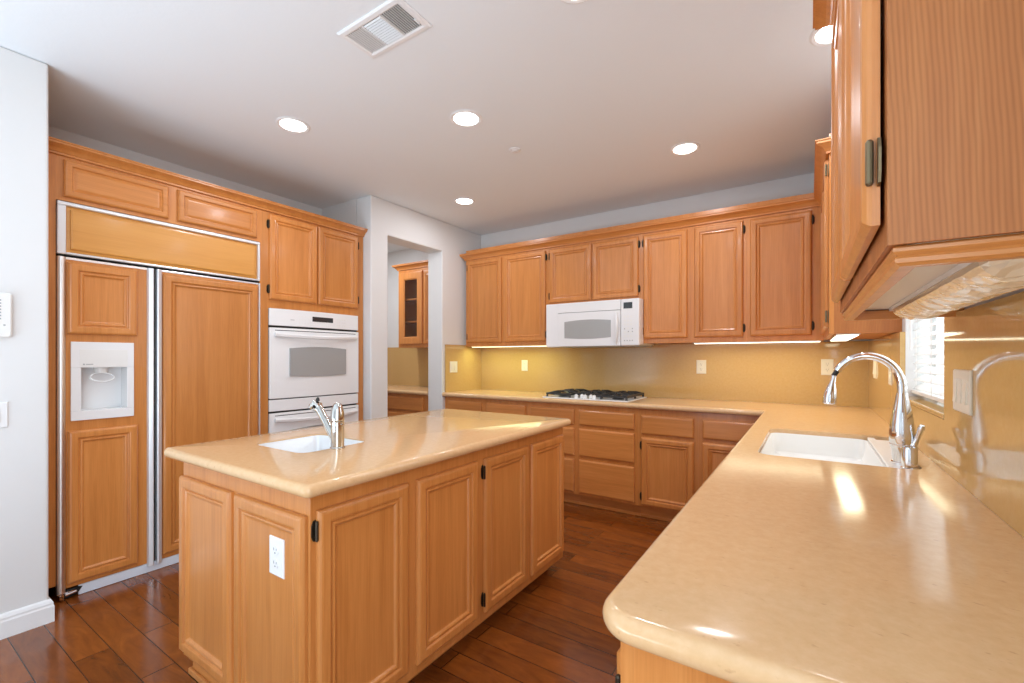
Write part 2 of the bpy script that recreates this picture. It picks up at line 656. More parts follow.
# window over the sink: frame, muntins, pane
w1 = thing('window_1', 'white framed window over the sink', 'window', (XW + .10, (WY0 + WY1) / 2, WZ0))
del w1['label'], w1['category']
struct(w1)
hw, hh = (WY1 - WY0) / 2, WZ1 - WZ0
f = MB()
f.box(0, .05, -hw, -hw + .045, 0, hh).box(0, .05, hw - .045, hw, 0, hh).box(0, .05, -hw + .045, hw - .045, 0, .045).box(0, .05, -hw + .045, hw - .045, hh - .045, hh)
for k in (1, 2, 3):
    y = -hw + .045 + (2 * hw - .09) * k / 4
    f.box(.018, .032, y - .008, y + .008, .045, hh - .045)
for k in range(1, 6):
    z = .045 + (hh - .09) * k / 6
    f.box(.018, .032, -hw + .045, hw - .045, z - .008, z + .008)
struct(f.build('window_frame', M_TRIM, w1))
struct(MB().box(.022, .028, -hw + .045, hw - .045, .045, hh - .045).build('window_pane', M_GLASS, w1))

# blinds inside the window recess
bl = thing('window_blind', 'white horizontal slat blind lowered over the window by the sink', 'blind', (XW + .045, (WY0 + WY1) / 2, WZ0 + .036))
b = MB()
nsl = 29
for k in range(nsl):
    z = .035 + k * .0375
    a = R(30)
    c, s = .024 * math.cos(a), .024 * math.sin(a)
    b.loft([[(-c, y, z - s), (0, y, z + .002), (c, y, z + s), (c, y, z + s + .002), (0, y, z + .0045), (-c, y, z - s + .002)] for y in (-hw + .008, hw - .008)])
b.build('slats', M_BLIND, bl)
MB().box(-.025, .025, -hw + .006, hw - .006, 0, .016).build('bottom_rail', M_BLIND, bl, bevel=.003)
MB().box(-.03, .03, -hw + .004, hw - .004, hh - .095, hh - .04).build('headrail', M_BLIND, bl, bevel=.003)
b = MB()
for y in (-hw + .12, 0, hw - .12):
    b.box(-.0262, -.0252, y - .006, y + .006, .01, hh - .06)
b.build('ladder_tape', M_BLIND, bl)
MB().tube([(-.037, hw - .075, hh - .07), (-.037, hw - .075, .20)], .004, 8).build('tilt_wand', M_BLIND, bl, smooth=True)

# ------------------------------------------------------------------ worktops and backsplashes
SX0, SX1, SY0, SY1 = -.165, .305, 1.908, 2.640
slab('countertop', [(-.262, .598, .058, 1), (XB, .598, 0, 0), (XB, YS, 0, 0), (XP, YS, 0, 0), (XP, 3.483, 0, 1), (-.262, 3.483, 0, 1)],
     .873, .915, M_STONE, [rrect(SX0, SX1, SY0, SY1, .05)],
     'long cream stone worktop running under the cooktop and round past the big sink', 'countertop')
IX0, IX1, IY0, IY1 = -2.198, -1.188, .740, 2.455
QX0, QX1, QY0, QY1 = -1.970, -1.610, .985, 1.300
slab('countertop', [(IX0, IY0, .026, 1), (IX1, IY0, .026, 1), (IX1, IY1, .026, 1), (IX0, IY1, .026, 1)], .868, .908, M_STONE,
     [rrect(QX0, QX1, QY0, QY1, .045)], 'cream stone worktop on the kitchen island with bullnose edge', 'countertop')
slab('countertop', [(-6.1, 3.483, 0, 1), (XP - .21, 3.483, 0, 0), (XP - .21, YS, 0, 0), (-6.1, YS, 0, 0)], .873, .915, M_STONE, (),
     'cream stone worktop in the pantry seen through the doorway', 'countertop')
BZ0, BZ1 = .9155, 1.395
tag(MB().box(XP, XB, YS, YB - .0005, BZ0, BZ1).build('backsplash', M_SPLASH), 'beige stone backsplash behind the gas cooktop under the back wall cabinets', 'backsplash')
tag(MB().box(XB, XW - .0005, .598, WY0, BZ0, 1.405).box(XB, XW - .0005, WY0, WY1, BZ0, WZ0 + .002).box(XB, XW - .0005, WY1, YS, BZ0, 1.395)
    .build('backsplash', M_SPLASH), 'polished beige stone backsplash around the sink window mirroring the faucet', 'backsplash')
tag(MB().box(XP + .0005, XP + .018, 3.523, YS - .0005, BZ0, 1.412).build('backsplash', M_SPLASH), 'short beige stone backsplash with a switch beside the pantry doorway', 'backsplash')
tag(MB().box(-6.1, XP - .205, YS, YB - .0005, BZ0, 1.412).build('backsplash', M_SPLASH), 'beige stone backsplash inside the pantry', 'backsplash')
tag(MB().box(XB - .003, XW + .098, WY0 + .001, WY1 - .001, WZ0 + .003, WZ0 + .020).build('window_sill_slab', M_SPLASH, bevel=.004), 'beige stone sill slab under the slatted sink window blind', 'sill')

# ------------------------------------------------------------------ sinks and faucets
def basin(name, x0, x1, y0, y1, ztop, depth, rad, m, label, drain, lip=0):
    cx, cy = (x0 + x1) / 2, (y0 + y1) / 2
    t = thing(name, label, 'sink', (cx, cy, ztop - depth - .012))
    def loop(off, z, rr, k=lip):
        return [(px - cx, py - cy, z - (ztop - depth - .012)) for px, py in rrect(x0 - off, x1 + off, y0 - off, y1 + off, max(rr + off, .01))]
    zb = ztop - depth
    b = MB()
    b.loft([loop(-.040, zb - .012, rad), loop(-.012, zb + .0, rad), loop(.012 if not lip else -.0015, ztop - .012, rad), loop(.022 if not lip else -.0008, ztop - .010, rad), loop(.022 if not lip else -.0008, ztop, rad),
            loop(.0015 if not lip else -.004, ztop, rad), loop(-.003 if not lip else -.007, ztop - .006, rad), loop(-.012, zb + .035, rad), loop(-.022, zb + .010, rad), loop(-.045, zb, rad)])
    b.build('basin', m, t, smooth=True)
    MB().lathe([(.044, .0125), (.044, .0145), (.034, .0155), (.030, .0135), (.001, .0135)], (drain[0] - cx, drain[1] - cy, 0), 24).build('drain', M_CHROME, t, smooth=True)
    return t
ks = basin('kitchen_sink', SX0, .222, SY0, SY1, .895, .100, .05, M_BISC, 'large cream undermount sink in the long worktop below the window', (.03, 2.30), 1)
dk = MB().box(.2225, SX1 - .001, SY0 + .052, SY1 - .052, .880, .9058).box(.2225, .250, SY0 + .001, SY0 + .0519, .880, .9058).box(.2225, .250, SY1 - .0519, SY1 - .001, .880, .9058).build('faucet_deck', M_BISC, ks, bevel=.003)
dk.location = tuple(-c for c in ks.location)
basin('prep_sink', QX0, QX1, QY0, QY1, .903, .15, .045, M_PORC, 'small square white undermount prep sink in the island worktop', (-1.79, 1.14), 1)

# tall pull-down faucet
fx, fy = .268, 2.05
fa = thing('kitchen_faucet', 'tall chrome gooseneck faucet with pull-down spray head at the big sink', 'faucet', (fx, fy, .9062))
MB().lathe([(.031, 0), (.031, .006), (.0275, .010), (.0285, .04), (.0350, .075), (.0368, .10), (.0335, .14), (.0250, .19), (.0185, .225), (.0160, .240), (.0150, .245)], (0, 0, 0), 28).build('body', M_CHROME, fa, smooth=True)
MB().lathe([(.0300, .058), (.0340, .060), (.0352, .064), (.0352, .068), (.0330, .070)], (0, 0, 0), 28).build('collar', M_CHROME, fa, smooth=True)
arc = []
RX, RZ = .098, .112
for k in range(0, 25):
    a = math.pi * (k / 24) * .83
    arc.append((-RX + RX * math.cos(a), 0, .262 + RZ * math.sin(a)))
MB().tube([(0, 0, .24)] + arc, [.0140] + [.0140 - .0012 * k / 24 for k in range(25)], 16).build('spout', M_CHROME, fa, smooth=True)
tip = Vector(arc[-1])
dr = (Vector(arc[-1]) - Vector(arc[-2])).normalized()
MB().tube([tip, tip + dr * .022], .0085, 12).build('hose', M_BLACK, fa, smooth=True)
h0 = tip + dr * .020
h1 = h0 + Vector((-.004, 0, -.025))
MB().tube([h0, h1, h1 + Vector((-.002, 0, -.012)), h1 + Vector((-.006, 0, -.035)), h1 + Vector((-.009, 0, -.062)), h1 + Vector((-.010, 0, -.078)), h1 + Vector((-.010, 0, -.082))],
          [.0085, .0085, .0125, .0185, .0225, .0215, .015], 16).build('spray_head', M_CHROME, fa, smooth=True)
ha = MB().tube([(.016, -.012, .066), (.034, -.020, .070)], [.016, .0145], 14).tube([(.028, -.022, .070), (.034, -.026, .090), (.040, -.030, .112), (.045, -.034, .130), (.047, -.036, .140)], [.010, .008, .0072, .0098, .0070], 10)
ha.build('handle', M_CHROME, fa, smooth=True)
ag = MB().lathe([(.024, 0), (.024, .004), (.0215, .006), (.0212, .066), (.019, .072), (.004, .075)], (0, 0, 0), 24).build('air_gap_cap', M_CHROME, None, (.276, 1.966, .9062), smooth=True)
tag(ag, 'stubby round steel air gap cap standing before the tall faucet', 'air gap')

# short prep faucet on the island
pf = thing('prep_faucet', 'short chrome pull-out faucet beside the island prep sink', 'faucet', (-1.592, 1.128, .9082))
MB().lathe([(.029, 0), (.029, .004), (.0262, .007), (.0255, .10), (.0262, .108), (.0235, .110)], (0, 0, 0), 28).build('body', M_NICKEL, pf, smooth=True)
MB().lathe([(.0255, .1105), (.0265, .118), (.0255, .140), (.0215, .162), (.0150, .178), (.0060, .184), (.001, .185)], (0, 0, 0), 28).build('handle', M_NICKEL, pf, smooth=True)
MB().tube([(-.014, -.004, .035), (-.045, -.012, .085), (-.075, -.020, .135), (-.092, -.024, .162)], [.0150, .0145, .0150, .0165], 16).tube([(-.088, -.023, .150), (-.097, -.025, .168), (-.108, -.028, .172), (-.122, -.031, .160)], [.016, .0195, .0205, .0180], 16).build('spout', M_NICKEL, pf, smooth=True)
MB().tube([(-.092, -.047, .165), (-.094, -.050, .166)], [.009, .008], 12).tube([(-.105, -.026, .190), (-.098, -.024, .1935), (-.090, -.022, .189)], [.003, .010, .003], 10).build('spray_button', M_BLACK, pf, smooth=True)
MB().lathe([(.003, 0), (.003, .010)], (.024, 0, .098), 10, 'x').build('hot_cold_stud', M_NICKEL, pf, smooth=True)

# ------------------------------------------------------------------ island
isl = thing('kitchen_island', 'honey maple island cabinet with raised panel doors and a toe kick', 'island', (-1.69, 1.6, 0))
ox, oy = -1.69, 1.6
x0, x1, y0, y1 = -2.122, -1.2445, .788, 2.441
B = MB().box(x0 - ox, x1 - ox - .020, y0 + .020 - oy, y1 - oy - .0, .07, .11).box(x0 - ox, x0 + .018 - ox, y0 + .02 - oy, y1 - oy, .11, .8675)
B.box(x0 + .018 - ox, x1 - .02 - ox, y1 - .018 - oy, y1 - oy, .11, .8675)
B.build('carcass', W_V, isl)
MB().box(x1 - .020 - ox, x1 - ox, y0 - oy, y1 - oy, .07, .8675).build('face_frame', W_V, isl, bevel=.0015)
MB().box(x0 - ox, x1 - .0202 - ox, y0 - oy, y0 + .0198 - oy, .07, .8675).build('end_frame', W_V, isl, bevel=.0015)
TK = [(0, 0), (.012, 0), (.012, .03), (.008, .04), (.002, .044), (0, .05), (0, .0698)]
MB().box(x0 + .045 - ox, x1 - .075 - ox, y0 + .016 - oy, y1 - .06 - oy, 0, .0698).build('toe_kick', W_Y, isl)
MB().box(x0 + .032 - ox, x1 - .066 - ox, y0 + .003 - oy, y0 + .0159 - oy, 0, .024).box(x0 + .032 - ox, x0 + .0449 - ox, y0 + .016 - oy, y1 - .06 - oy, 0, .024).box(x1 - .0749 - ox, x1 - .066 - ox, y0 + .016 - oy, y1 - .06 - oy, 0, .024).build('shoe_molding', W_Y, isl, bevel=.004)
for (a, b_, hs) in ((.806, 1.172, 'L'), (1.217, 1.585, None), (1.640, 2.012, 'L'), (2.054, 2.421, None)):
    d = door_mesh(b_ - a, .700).build('door', W_V, isl, (x1 - ox + .0006, a - oy, .112), R(90))
    if hs:
        for z in (.06, .640):
            hinge(d, 0, z, hs)
for a, b_ in ((-2.119, -1.704), (-1.672, -1.256)):
    MB_ = door_mesh(b_ - a, .700)
    MB_.build('end_panel', W_V, isl, (a - ox, y0 - oy - .0006, .098))

def faceplate(name, label, cat, loc, rotz, w, h, kind, group=None, m=None):
    t = thing(name, label, cat, loc, rotz, group)
    MB().loft([[(-w / 2 + i, y, -h / 2 + i), (w / 2 - i, y, -h / 2 + i), (w / 2 - i, y, h / 2 - i), (-w / 2 + i, y, h / 2 - i)] for i, y in ((0, 0), (0, -.003), (.004, -.006))]).build('plate', m or M_PLATE, t)
    mm = m or M_PLATE
    if kind == 'outlet':
        for z in (-.021, .021):
            s = MB().prism([(.0165 * math.cos(q) * (1 if abs(math.cos(q)) < .8 else .95), z + .014 * math.sin(q)) for q in [2 * math.pi * k / 20 for k in range(20)]], 'y', -.0085, -.006).build('socket', mm, t)
            MB().box(-.008, -.006, -.0088, -.0084, z + .000, z + .009).box(.006, .008, -.0088, -.0084, z + .001, z + .008).lathe([(.0025, -.0088), (.0025, -.0084)], (0, 0, z - .007), 8, 'y').build('slots', M_BLACK, s)
    else:
        n = int(kind[-1])
        for k in range(n):
            x = (k - (n - 1) / 2) * .046
            MB().loft([[(x - .0155, -.006, -.033), (x + .0155, -.006, -.033), (x + .0155, -.006, .033), (x - .0155, -.006, .033)],
                       [(x - .0150, -.0105, -.0325), (x + .0150, -.0105, -.0325), (x + .0150, -.0072, .0325), (x - .0150, -.0072, .0325)]]).build('rocker', mm, t)
    return t
faceplate('power_outlet', 'white outlet on the end panel of the island', 'outlet', (-1.412, .783 - .0005, .641), 0, .082, .122, 'outlet', None, M_WHITE)

# ------------------------------------------------------------------ left run: refrigerator, ovens, tall cabinets (local x = world y)
LZ = 2.340
YL0 = .580
enc = thing('tall_cabinet', 'maple cabinet above the refrigerator with two low raised panel doors', 'cabinet', (XF, YL0, 0), R(90))
def ly(y):
    return y - YL0
MB().box(0, .062, 0, .60, .085, LZ).build('side_panel', W_V, enc)
b = MB().box(.0622, ly(1.7), .02, .60, 2.100, 2.116).box(.0622, ly(1.7), .59, .60, 2.116, LZ).box(.0622, ly(1.7), .02, .59, LZ - .016, LZ)
b.box(ly(1.684), ly(1.70), .02, .60, .0, 2.0999)
b.build('carcass', W_V, enc)
MB().box(.0622, ly(1.7), 0, .0199, 2.100, LZ).box(ly(1.683), ly(1.70), 0, .0199, 0, 2.0999).build('face_frame', W_V, enc)
LOWP = [(i * .88, y) for i, y in PROFILE] + [(.072, -.0085), (.082, -.0125), (.084, -.0125)]
LOWP2 = PROFILE[:6] + [(.042, -.0125), (.046, -.0120), (.060, -.0175), (.066, -.018)]
add_door(enc, ly(.670), ly(1.133), 2.120, 2.316, None, .85, profile=LOWP2, m=W_H)
add_door(enc, ly(1.180), ly(1.658), 2.120, 2.316, None, .85, profile=LOWP2, m=W_H)

fr = thing('refrigerator', 'built-in refrigerator with maple panels, steel trim and a white ice dispenser', 'refrigerator', (XF, .645, 0), R(90))
def fy_(y):
    return y - .645
F0, F1 = 0, fy_(1.680)
MB().box(F0, F1, .092, .59, .055, 1.815).box(F0, F1, .012, .59, 1.8155, 2.094).build('cabinet_body', M_BLACK, fr)
HX0, HX1, HZ0, HZ1 = fy_(.697) + .036, fy_(.963) - .028, .938 + .045, 1.225
# outer steel trim
MB().box(F0, F1, -.014, .012, 2.074, 2.094).box(F0, .034, -.014, .012, 1.818, 2.074).box(F1 - .016, F1, -.014, .012, 1.818, 2.074).box(.034, F1 - .016, -.012, .012, 1.818, 1.830).build('grille_trim', M_SATIN, fr, bevel=.004)
MB().loft([[(.0345 + i, y, 1.8305 + i), (F1 - .0165 - i, y, 1.8305 + i), (F1 - .0165 - i, y, 2.0735 - i), (.0345 + i, y, 2.0735 - i)] for i, y in ((0, .012), (0, .002), (.016, -.002), (.018, -.012), (.024, -.0145))]).build('grille_panel', W_GR, fr)
D0, D1 = 0, fy_(1.060)
fd = MB().box(D0 + .034, HX0, -.004, .0915, .058, 1.802).box(HX1, D1 - .034, -.004, .0915, .058, 1.802).box(HX0, HX1, -.004, .0915, .058, HZ0).box(HX0, HX1, -.004, .0915, HZ1, 1.802).build('freezer_door', W_V, fr)
MB().prism([(D0 + .017 + .0168 * math.cos(R(a)), -.002 - .016 * math.sin(R(a))) for a in range(0, 181, 15)] + [(D0 + .0002, .0119), (D0 + .0338, .0119)], 'z', .040, 1.804).box(D0 + .034, D1 - .034, -.008, .0119, 1.792, 1.804).build('door_trim', M_STEEL, fd, smooth=True)
MB().prism([(D1 - .034, .0119), (D1 - .034, -.010), (D1 - .028, -.020), (D1 - .008, -.026), (D1 - .004, -.022), (D1 - .004, .0119)], 'z', .040, 1.804).build('door_handle', M_SATIN, fd, bevel=.003)
door_mesh(.296, .380).build('raised_panel', W_V, fd, (fy_(.683), -.0042, 1.399))
door_mesh(.298, .806).build('raised_panel', W_V, fd, (fy_(.684), -.0042, .080))
# dispenser
dz0, dz1, dx0, dx1 = .938, 1.359, fy_(.697), fy_(.963)
dsp = MB()
dsp.box(dx0, dx1, -.016, -.0045, dz0, dz0 + .050).box(dx0, dx1, -.016, -.0045, 1.220, dz1)
dsp.box(dx0, dx0 + .040, -.016, -.0045, dz0 + .050, 1.220).box(dx1 - .032, dx1, -.016, -.0045, dz0 + .050, 1.220)
dp = dsp.build('dispenser', M_WHITE, fd, bevel=.002)
# the fascia's recessed control strip
MB().box(dx0 + .034, dx1 - .030, -.0175, -.0161, 1.224, 1.318).build('dispenser_control_strip', M_PLASTIC, fd, bevel=.001)
MB().lathe([(.0045, -.0186), (.0045, -.0176)], (dx0 + .050, 0, 1.238), 12, 'y').box(dx0 + .058, dx0 + .088, -.0182, -.0176, 1.2355, 1.2405).build('maker_mark', M_GREY, fd)
b = MB()
g = .0004
b.box(HX0 + g, HX1 - g, .084, .091, HZ0 + g, HZ1 - g).box(HX0 + g, HX0 + .003, -.003, .084, HZ0 + g, HZ1 - g).box(HX1 - .003, HX1 - g, -.003, .084, HZ0 + g, HZ1 - g)
b.box(HX0 + .003, HX1 - .003, -.003, .084, HZ0 + g, HZ0 + .006).box(HX0 + .003, HX1 - .003, -.003, .084, HZ1 - .003, HZ1 - g)
b.build('dispenser_recess', M_WHITE, fd)
MB().lathe([(.030, 1.190), (.034, 1.2215)], ((dx0 + dx1) / 2, .036, 0), 20).build('dispenser_spout', M_PLASTIC, fd, smooth=True)
ring = [((dx0 + dx1) / 2 + .050 * math.cos(q), -.002 + .03 * (1 + math.sin(q)) / 2, 1.165 + .024 * math.sin(q)) for q in [2 * math.pi * k / 24 for k in range(25)]]
MB().tube(ring, .004, 8).build('dispenser_paddle', M_WHITE, fd, smooth=True)
E0, E1 = fy_(1.066), F1
rd = MB().box(E0 + .034, E1 - .010, -.004, .0915, .058, 1.802).build('refrigerator_door', W_V, fr)
MB().prism([(E0 + .034, .0119), (E0 + .034, -.010), (E0 + .028, -.020), (E0 + .010, -.026), (E0 + .005, -.022), (E0 + .005, .0119)], 'z', .040, 1.804).build('door_handle', M_SATIN, rd, bevel=.003)
MB().box(E1 - .010, E1, -.016, .0119, .040, 1.804).box(E0 + .034, E1 - .010, -.008, .0119, 1.792, 1.804).build('door_trim', M_SATIN, rd, bevel=.003)
door_mesh(.560, 1.695).build('raised_panel', W_V, rd, (fy_(1.103), -.0042, .085))
MB().box(.085, F1, -.001, .012, .002, .0545).build('kick_plate', M_KICK, fr, bevel=.002)
MB().box(.0, .07, -.006, .012, .030, .039).box(.008, .026, -.018, .004, .006, .030).tube([(.03, -.012, .026), (.075, -.014, .034)], .008, 8).build('lower_hinge', M_CHROME, fr, bevel=.002)
MB().prism([(.0271, .006), (.0271, .05), (.084, .05), (.10, .045), (.084, .02), (.05, .006)], 'y', -.004, -.0011).build('hinge_cover', M_BLACK, fr)

ov = thing('tall_cabinet', 'maple tall cabinet housing the white wall ovens with two doors above', 'cabinet', (XF, 1.7005, 0), R(90))
def oy_(y):
    return y - 1.7005
OW = oy_(2.573)
b = MB().box(0, .016, .02, .60, 0, LZ).box(OW - .016, OW, .02, .60, .0, LZ).box(.016, OW - .016, .592, .60, .08, LZ).box(.016, OW - .016, .02, .592, LZ - .016, LZ).box(.016, OW - .016, .02, .592, 1.648, 1.664).box(.016, OW - .016, .02, .592, .26, .276)
b.build('carcass', W_V, ov)
b = MB().box(0, oy_(1.742), 0, .0199, .09, LZ).box(oy_(2.512), OW, 0, .0199, .09, LZ).box(oy_(1.742), oy_(2.512), 0, .0199, 1.636, LZ).box(oy_(1.742), oy_(2.512), 0, .0199, .09, .30)
b.build('face_frame', W_V, ov)
add_door(ov, oy_(1.746), oy_(2.124), 1.698, 2.318, 'L', ends=.075)
add_door(ov, oy_(2.134), oy_(2.512), 1.698, 2.318, 'R', ends=.075)
add_drawer(ov, oy_(1.746), oy_(2.508), .105, .285)
MB().box(.01, OW - .01, .06, .08, 0, .0899).build('toe_kick', W_H, ov)

def arch_panel(x0, x1, z0, z1, rise, y0, y1, n=14):
    top = [(x1 + (x0 - x1) * k / n, z1 + rise * math.sin(math.pi * k / n)) for k in range(n + 1)]
    bot = [(x0 + (x1 - x0) * k / n, z0 - rise * .8 * math.sin(math.pi * k / n)) for k in range(n + 1)]
    return MB().prism(top + bot, 'y', y0, y1)
wo = thing('wall_oven', 'white double wall oven built into the tall maple cabinet', 'oven', (XF, 1.744, .31), R(90))
OX = .764
def oz(z):
    return z - .31
MB().box(.004, OX - .004, .0, .55, .001, oz(1.630)).build('oven_body', M_BLACK, wo)
# control panel with gently bowed front
n = 12
def bow(x, d=.022):
    return -.018 - d * math.sin(math.pi * x / OX)
def bowed(x0, x1, z0, z1, off=0, d=.022, back=-.0005):
    fr_ = [(x0 + (x1 - x0) * k / n, bow(x0 + (x1 - x0) * k / n, d) + off) for k in range(n + 1)]
    return MB().prism([(x1, back), (x0, back)] + fr_, 'z', z0, z1)
bowed(0, OX, oz(1.510), oz(1.634)).build('control_panel', M_WHITE, wo, bevel=.003)
bowed(.322, .505, oz(1.556), oz(1.594), -.001, back=-.02).build('display', M_SCREEN, wo)
for xx in (.215, .545):
    b = MB()
    for i in range(4):
        for j in range(3):
            x = xx + i * .024
            b.box(x, x + .014, bow(x) - .0016, bow(x) + .004, oz(1.535) + j * .024, oz(1.541) + j * .024)
    b.build('keypad', M_PLASTIC, wo)
b = MB().box(.15, .18, bow(.165) - .0016, bow(.165) + .004, oz(1.555), oz(1.560)).build('maker_mark', M_GREY, wo)
def oven_door(z0, z1, window=True, lift=0):
    d = bowed(0, OX, oz(z0), oz(z1), -.006, .016).build('oven_door', M_WHITE, wo, bevel=.004)
    # handle: wide bowed bar standing off the door
    hz = oz(z1) - .048
    pts = [(.03 + (OX - .06) * k / 16, bow(.03 + (OX - .06) * k / 16, .016) - .020 - .026 * math.sin(math.pi * k / 16), hz - .012 * math.sin(math.pi * k / 16)) for k in range(17)]
    m = MB()
    loops = []
    for (x, y, z) in pts:
        loops.append([(x, y + .016, z + .010), (x, y - .004, z + .014), (x, y - .010, z + .002), (x, y - .006, z - .014), (x, y + .008, z - .018)])
    m.loft(loops)
    m.build('handle', M_WHITE, d, smooth=True)
    bowed(.035, OX - .035, oz(z1) - .0215, oz(z1) - .0165, -.0066, .016, -.02).build('handle_shadow_strip', M_BLACK, d)  # black strip standing in for the shadow line at the handle
    if window:
        w0 = oz(z0) + .164 + lift
        ap = arch_panel(.140, .622, w0, w0 + .207, .013, -.046, -.030)
        ap.build('window', M_OVGLASS, d)
    return d
oven_door(.974, 1.494)
bowed(0, OX, oz(.882), oz(.966), 0, .020).build('trim_strip', M_WHITE, wo, bevel=.003)
oven_door(.340, .868, True, .022)

# left crown
CROWN = [(a * 1.3, z) for a, z in [(0, 0), (.010, 0), (.010, .010), (.014, .014), (.017, .020), (.024, .030), (.036, .040), (.042, .044), (.042, .054), (.046, .056), (.046, .062), (0, .062)]]
def crown(label, path, z, q=1.0):
    return tag(molding('crown_molding', path, [(a * q, z + b_) for a, b_ in CROWN], W_H), label, 'molding')
CZ = 2.333
crown('maple crown moulding along the top of the refrigerator and oven cabinets', [(XF + .0005, .581), (XF + .0005, 2.5765)], CZ)

# ------------------------------------------------------------------ back wall cabinets (local x = world x)
UZ0, UZ1 = 1.397, 2.332
UD = YS + .019 - UF
def upper(label, x0, x1, z0, doors, group=None):
    c = thing('wall_cabinet', label, 'cabinet', (x0, UF, 0), 0, group)
    carcass(c, x1 - x0 - .0006, UD, z0, CZ + .105)
    for a, b_, za, zb, hs in doors:
        add_door(c, a - x0, b_ - x0, za, zb, hs, ends=.065)
    return c
UT = 2.312
upper('maple wall cabinet with two tall doors beside the pantry doorway', -3.125, -2.1085, UZ0, [(-3.098, -2.648, 1.435, UT, 'L'), (-2.610, -2.130, 1.435, UT, 'R')])
upper('short maple wall cabinet with two doors above the microwave', -2.1085, -1.2, 1.775, [(-2.085, -1.655, 1.800, UT, 'L'), (-1.640, -1.222, 1.800, UT, 'R')])
upper('single door maple wall cabinet immediately right of the microwave', -1.2, -.795, UZ0, [(-1.178, -.822, 1.435, UT, 'L')])
upper('single door maple wall cabinet, second one right of the microwave', -.795, -.395, UZ0, [(-.769, -.419, 1.435, UT, 'R')])
upper('single door maple wall cabinet in the back corner above the outlet', -.395, .0845, UZ0, [(-.372, .015, 1.435, UT, 'R')])

rc = thing('wall_cabinet', 'maple wall cabinet on the window wall beyond the sink, its plain end showing', 'cabinet', (XR, UF - .0005, 0), R(-90))
RW = UF - .0005 - 2.856
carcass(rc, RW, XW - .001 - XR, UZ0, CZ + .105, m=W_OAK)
add_door(rc, RW - .46, RW - .022, 1.435, UT, 'R', ends=.055, mt=M_BRASS)
add_door(rc, .03, RW - .48, 1.435, UT, 'L')
tag(molding('crown_molding', [(-3.1255, YB - .001), (-3.1255, UF - .0005), (XR - .0005, UF - .0005), (XR - .0005, 2.8555), (XW - .001, 2.8555)],
            [(a, CZ + b_) for a, b_ in CROWN], W_H), 'maple crown moulding over the back wall cabinets turning the corner by the window', 'molding')

# near cabinet over the worktop
NY0, NY1, NZ = .765, 1.835, 1.420
nc = thing('wall_cabinet', 'big maple wall cabinet hanging close by with brass hinges and plain oak grained side', 'cabinet', (XR, NY1, 0), R(-90))
NW, NDP = NY1 - NY0, XW - .001 - XR
t = .016
MB().box(0, t, .02, NDP, NZ, CZ + .105).box(t, NW - .003, NDP - .008, NDP, NZ, CZ + .105).box(t, NW - .003, .02, NDP - .008, CZ + .089, CZ + .105).build('carcass', W_V, nc)
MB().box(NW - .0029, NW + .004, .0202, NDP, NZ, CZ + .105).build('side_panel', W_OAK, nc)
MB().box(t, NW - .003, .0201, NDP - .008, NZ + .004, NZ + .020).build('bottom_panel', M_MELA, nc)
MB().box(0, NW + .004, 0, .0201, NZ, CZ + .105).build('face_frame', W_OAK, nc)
dA = add_door(nc, .018, NW / 2 - .012, 1.453, UT, 'L', mt=M_BRASS)
dB = add_door(nc, NW / 2 + .008, NW - .018, 1.453, UT, 'R', ends=.085, mt=M_BRASS)
RAIL = [(-.020, -.0265), (-.003, -.0265), (.003, -.0225), (.004, -.017), (.001, -.0130), (.006, -.008), (.006, -.0035), (.003, -.0003), (-.020, -.0003)]
for d_ in (dA, dB):
    d_.location.y = -.005
rl = molding('light_rail', [(XW - .002, NY1 - .0), (XR, NY1), (XR, NY0 - .004), (XW - .002, NY0 - .004)], [(a - .012, NZ - .0003 + b_) for a, b_ in RAIL], W_H)
rl.parent = nc
rl.matrix_parent_inverse = (Matrix.Translation(nc.location) @ Matrix.Rotation(R(-90), 4, 'Z')).inverted()
crown('maple crown moulding on top of the big cabinet close by', [(XW - .001, NY1 + .0005), (XR - .0005, NY1 + .0005), (XR - .0005, NY0 - .0046), (XW - .001, NY0 - .0046)], CZ + .045, 1.25)

# ------------------------------------------------------------------ base cabinets
def base(label, x0, x1, loc, rot, fronts, w=None, d=None, top=False):
    c = thing('base_cabinet', label, 'cabinet', loc, rot)
    w = x1 - x0 - .0006
    d = d or .61
    tt = .016
    b = MB().box(0, tt, .02, d, .1, .8722).box(w - tt, w, .02, d, .1, .8722).box(tt, w - tt, d - .008, d, .1, .8722).box(tt, w - tt, .02, d - .008, .1, .116)
    b.build('carcass', W_V, c)
    MB().box(0, w, 0, .0199, .1, .8722).build('face_frame', W_V, c)
    MB().box(0, w, .062, .080, .0, .0998).build('toe_kick', W_H, c)
    MB().box(0, w, .052, .0619, .0, .022).build('shoe_molding', W_H, c, bevel=.003)
    for f_ in fronts:
        if f_[0] == 'drawer':
            add_drawer(c, f_[1] - x0, f_[2] - x0, f_[3], f_[4])
        else:
            add_door(c, f_[1] - x0, f_[2] - x0, f_[3], f_[4], f_[5], ends=.065)
    return c
def bb(label, x0, x1, fronts):
    return base(label, x0, x1, (x0, YF, 0), 0, fronts)
bb('maple base cabinet at the pantry wall end, below the switch', XP + .001, -2.655, [('drawer', -3.12, -2.69, .70, .835), ('door', -3.12, -2.69, .118, .672, 'L')])
bb('maple base cabinet second from the pantry wall, below the outlet', -2.655, -2.150, [('drawer', -2.625, -2.178, .70, .835), ('door', -2.625, -2.178, .118, .672, 'R')])
bb('maple three drawer base cabinet under the left part of the cooktop, mostly behind the island', -2.150, -1.663, [('drawer', -2.125, -1.688, .70, .830), ('drawer', -2.125, -1.688, .436, .670), ('drawer', -2.125, -1.688, .122, .404)])
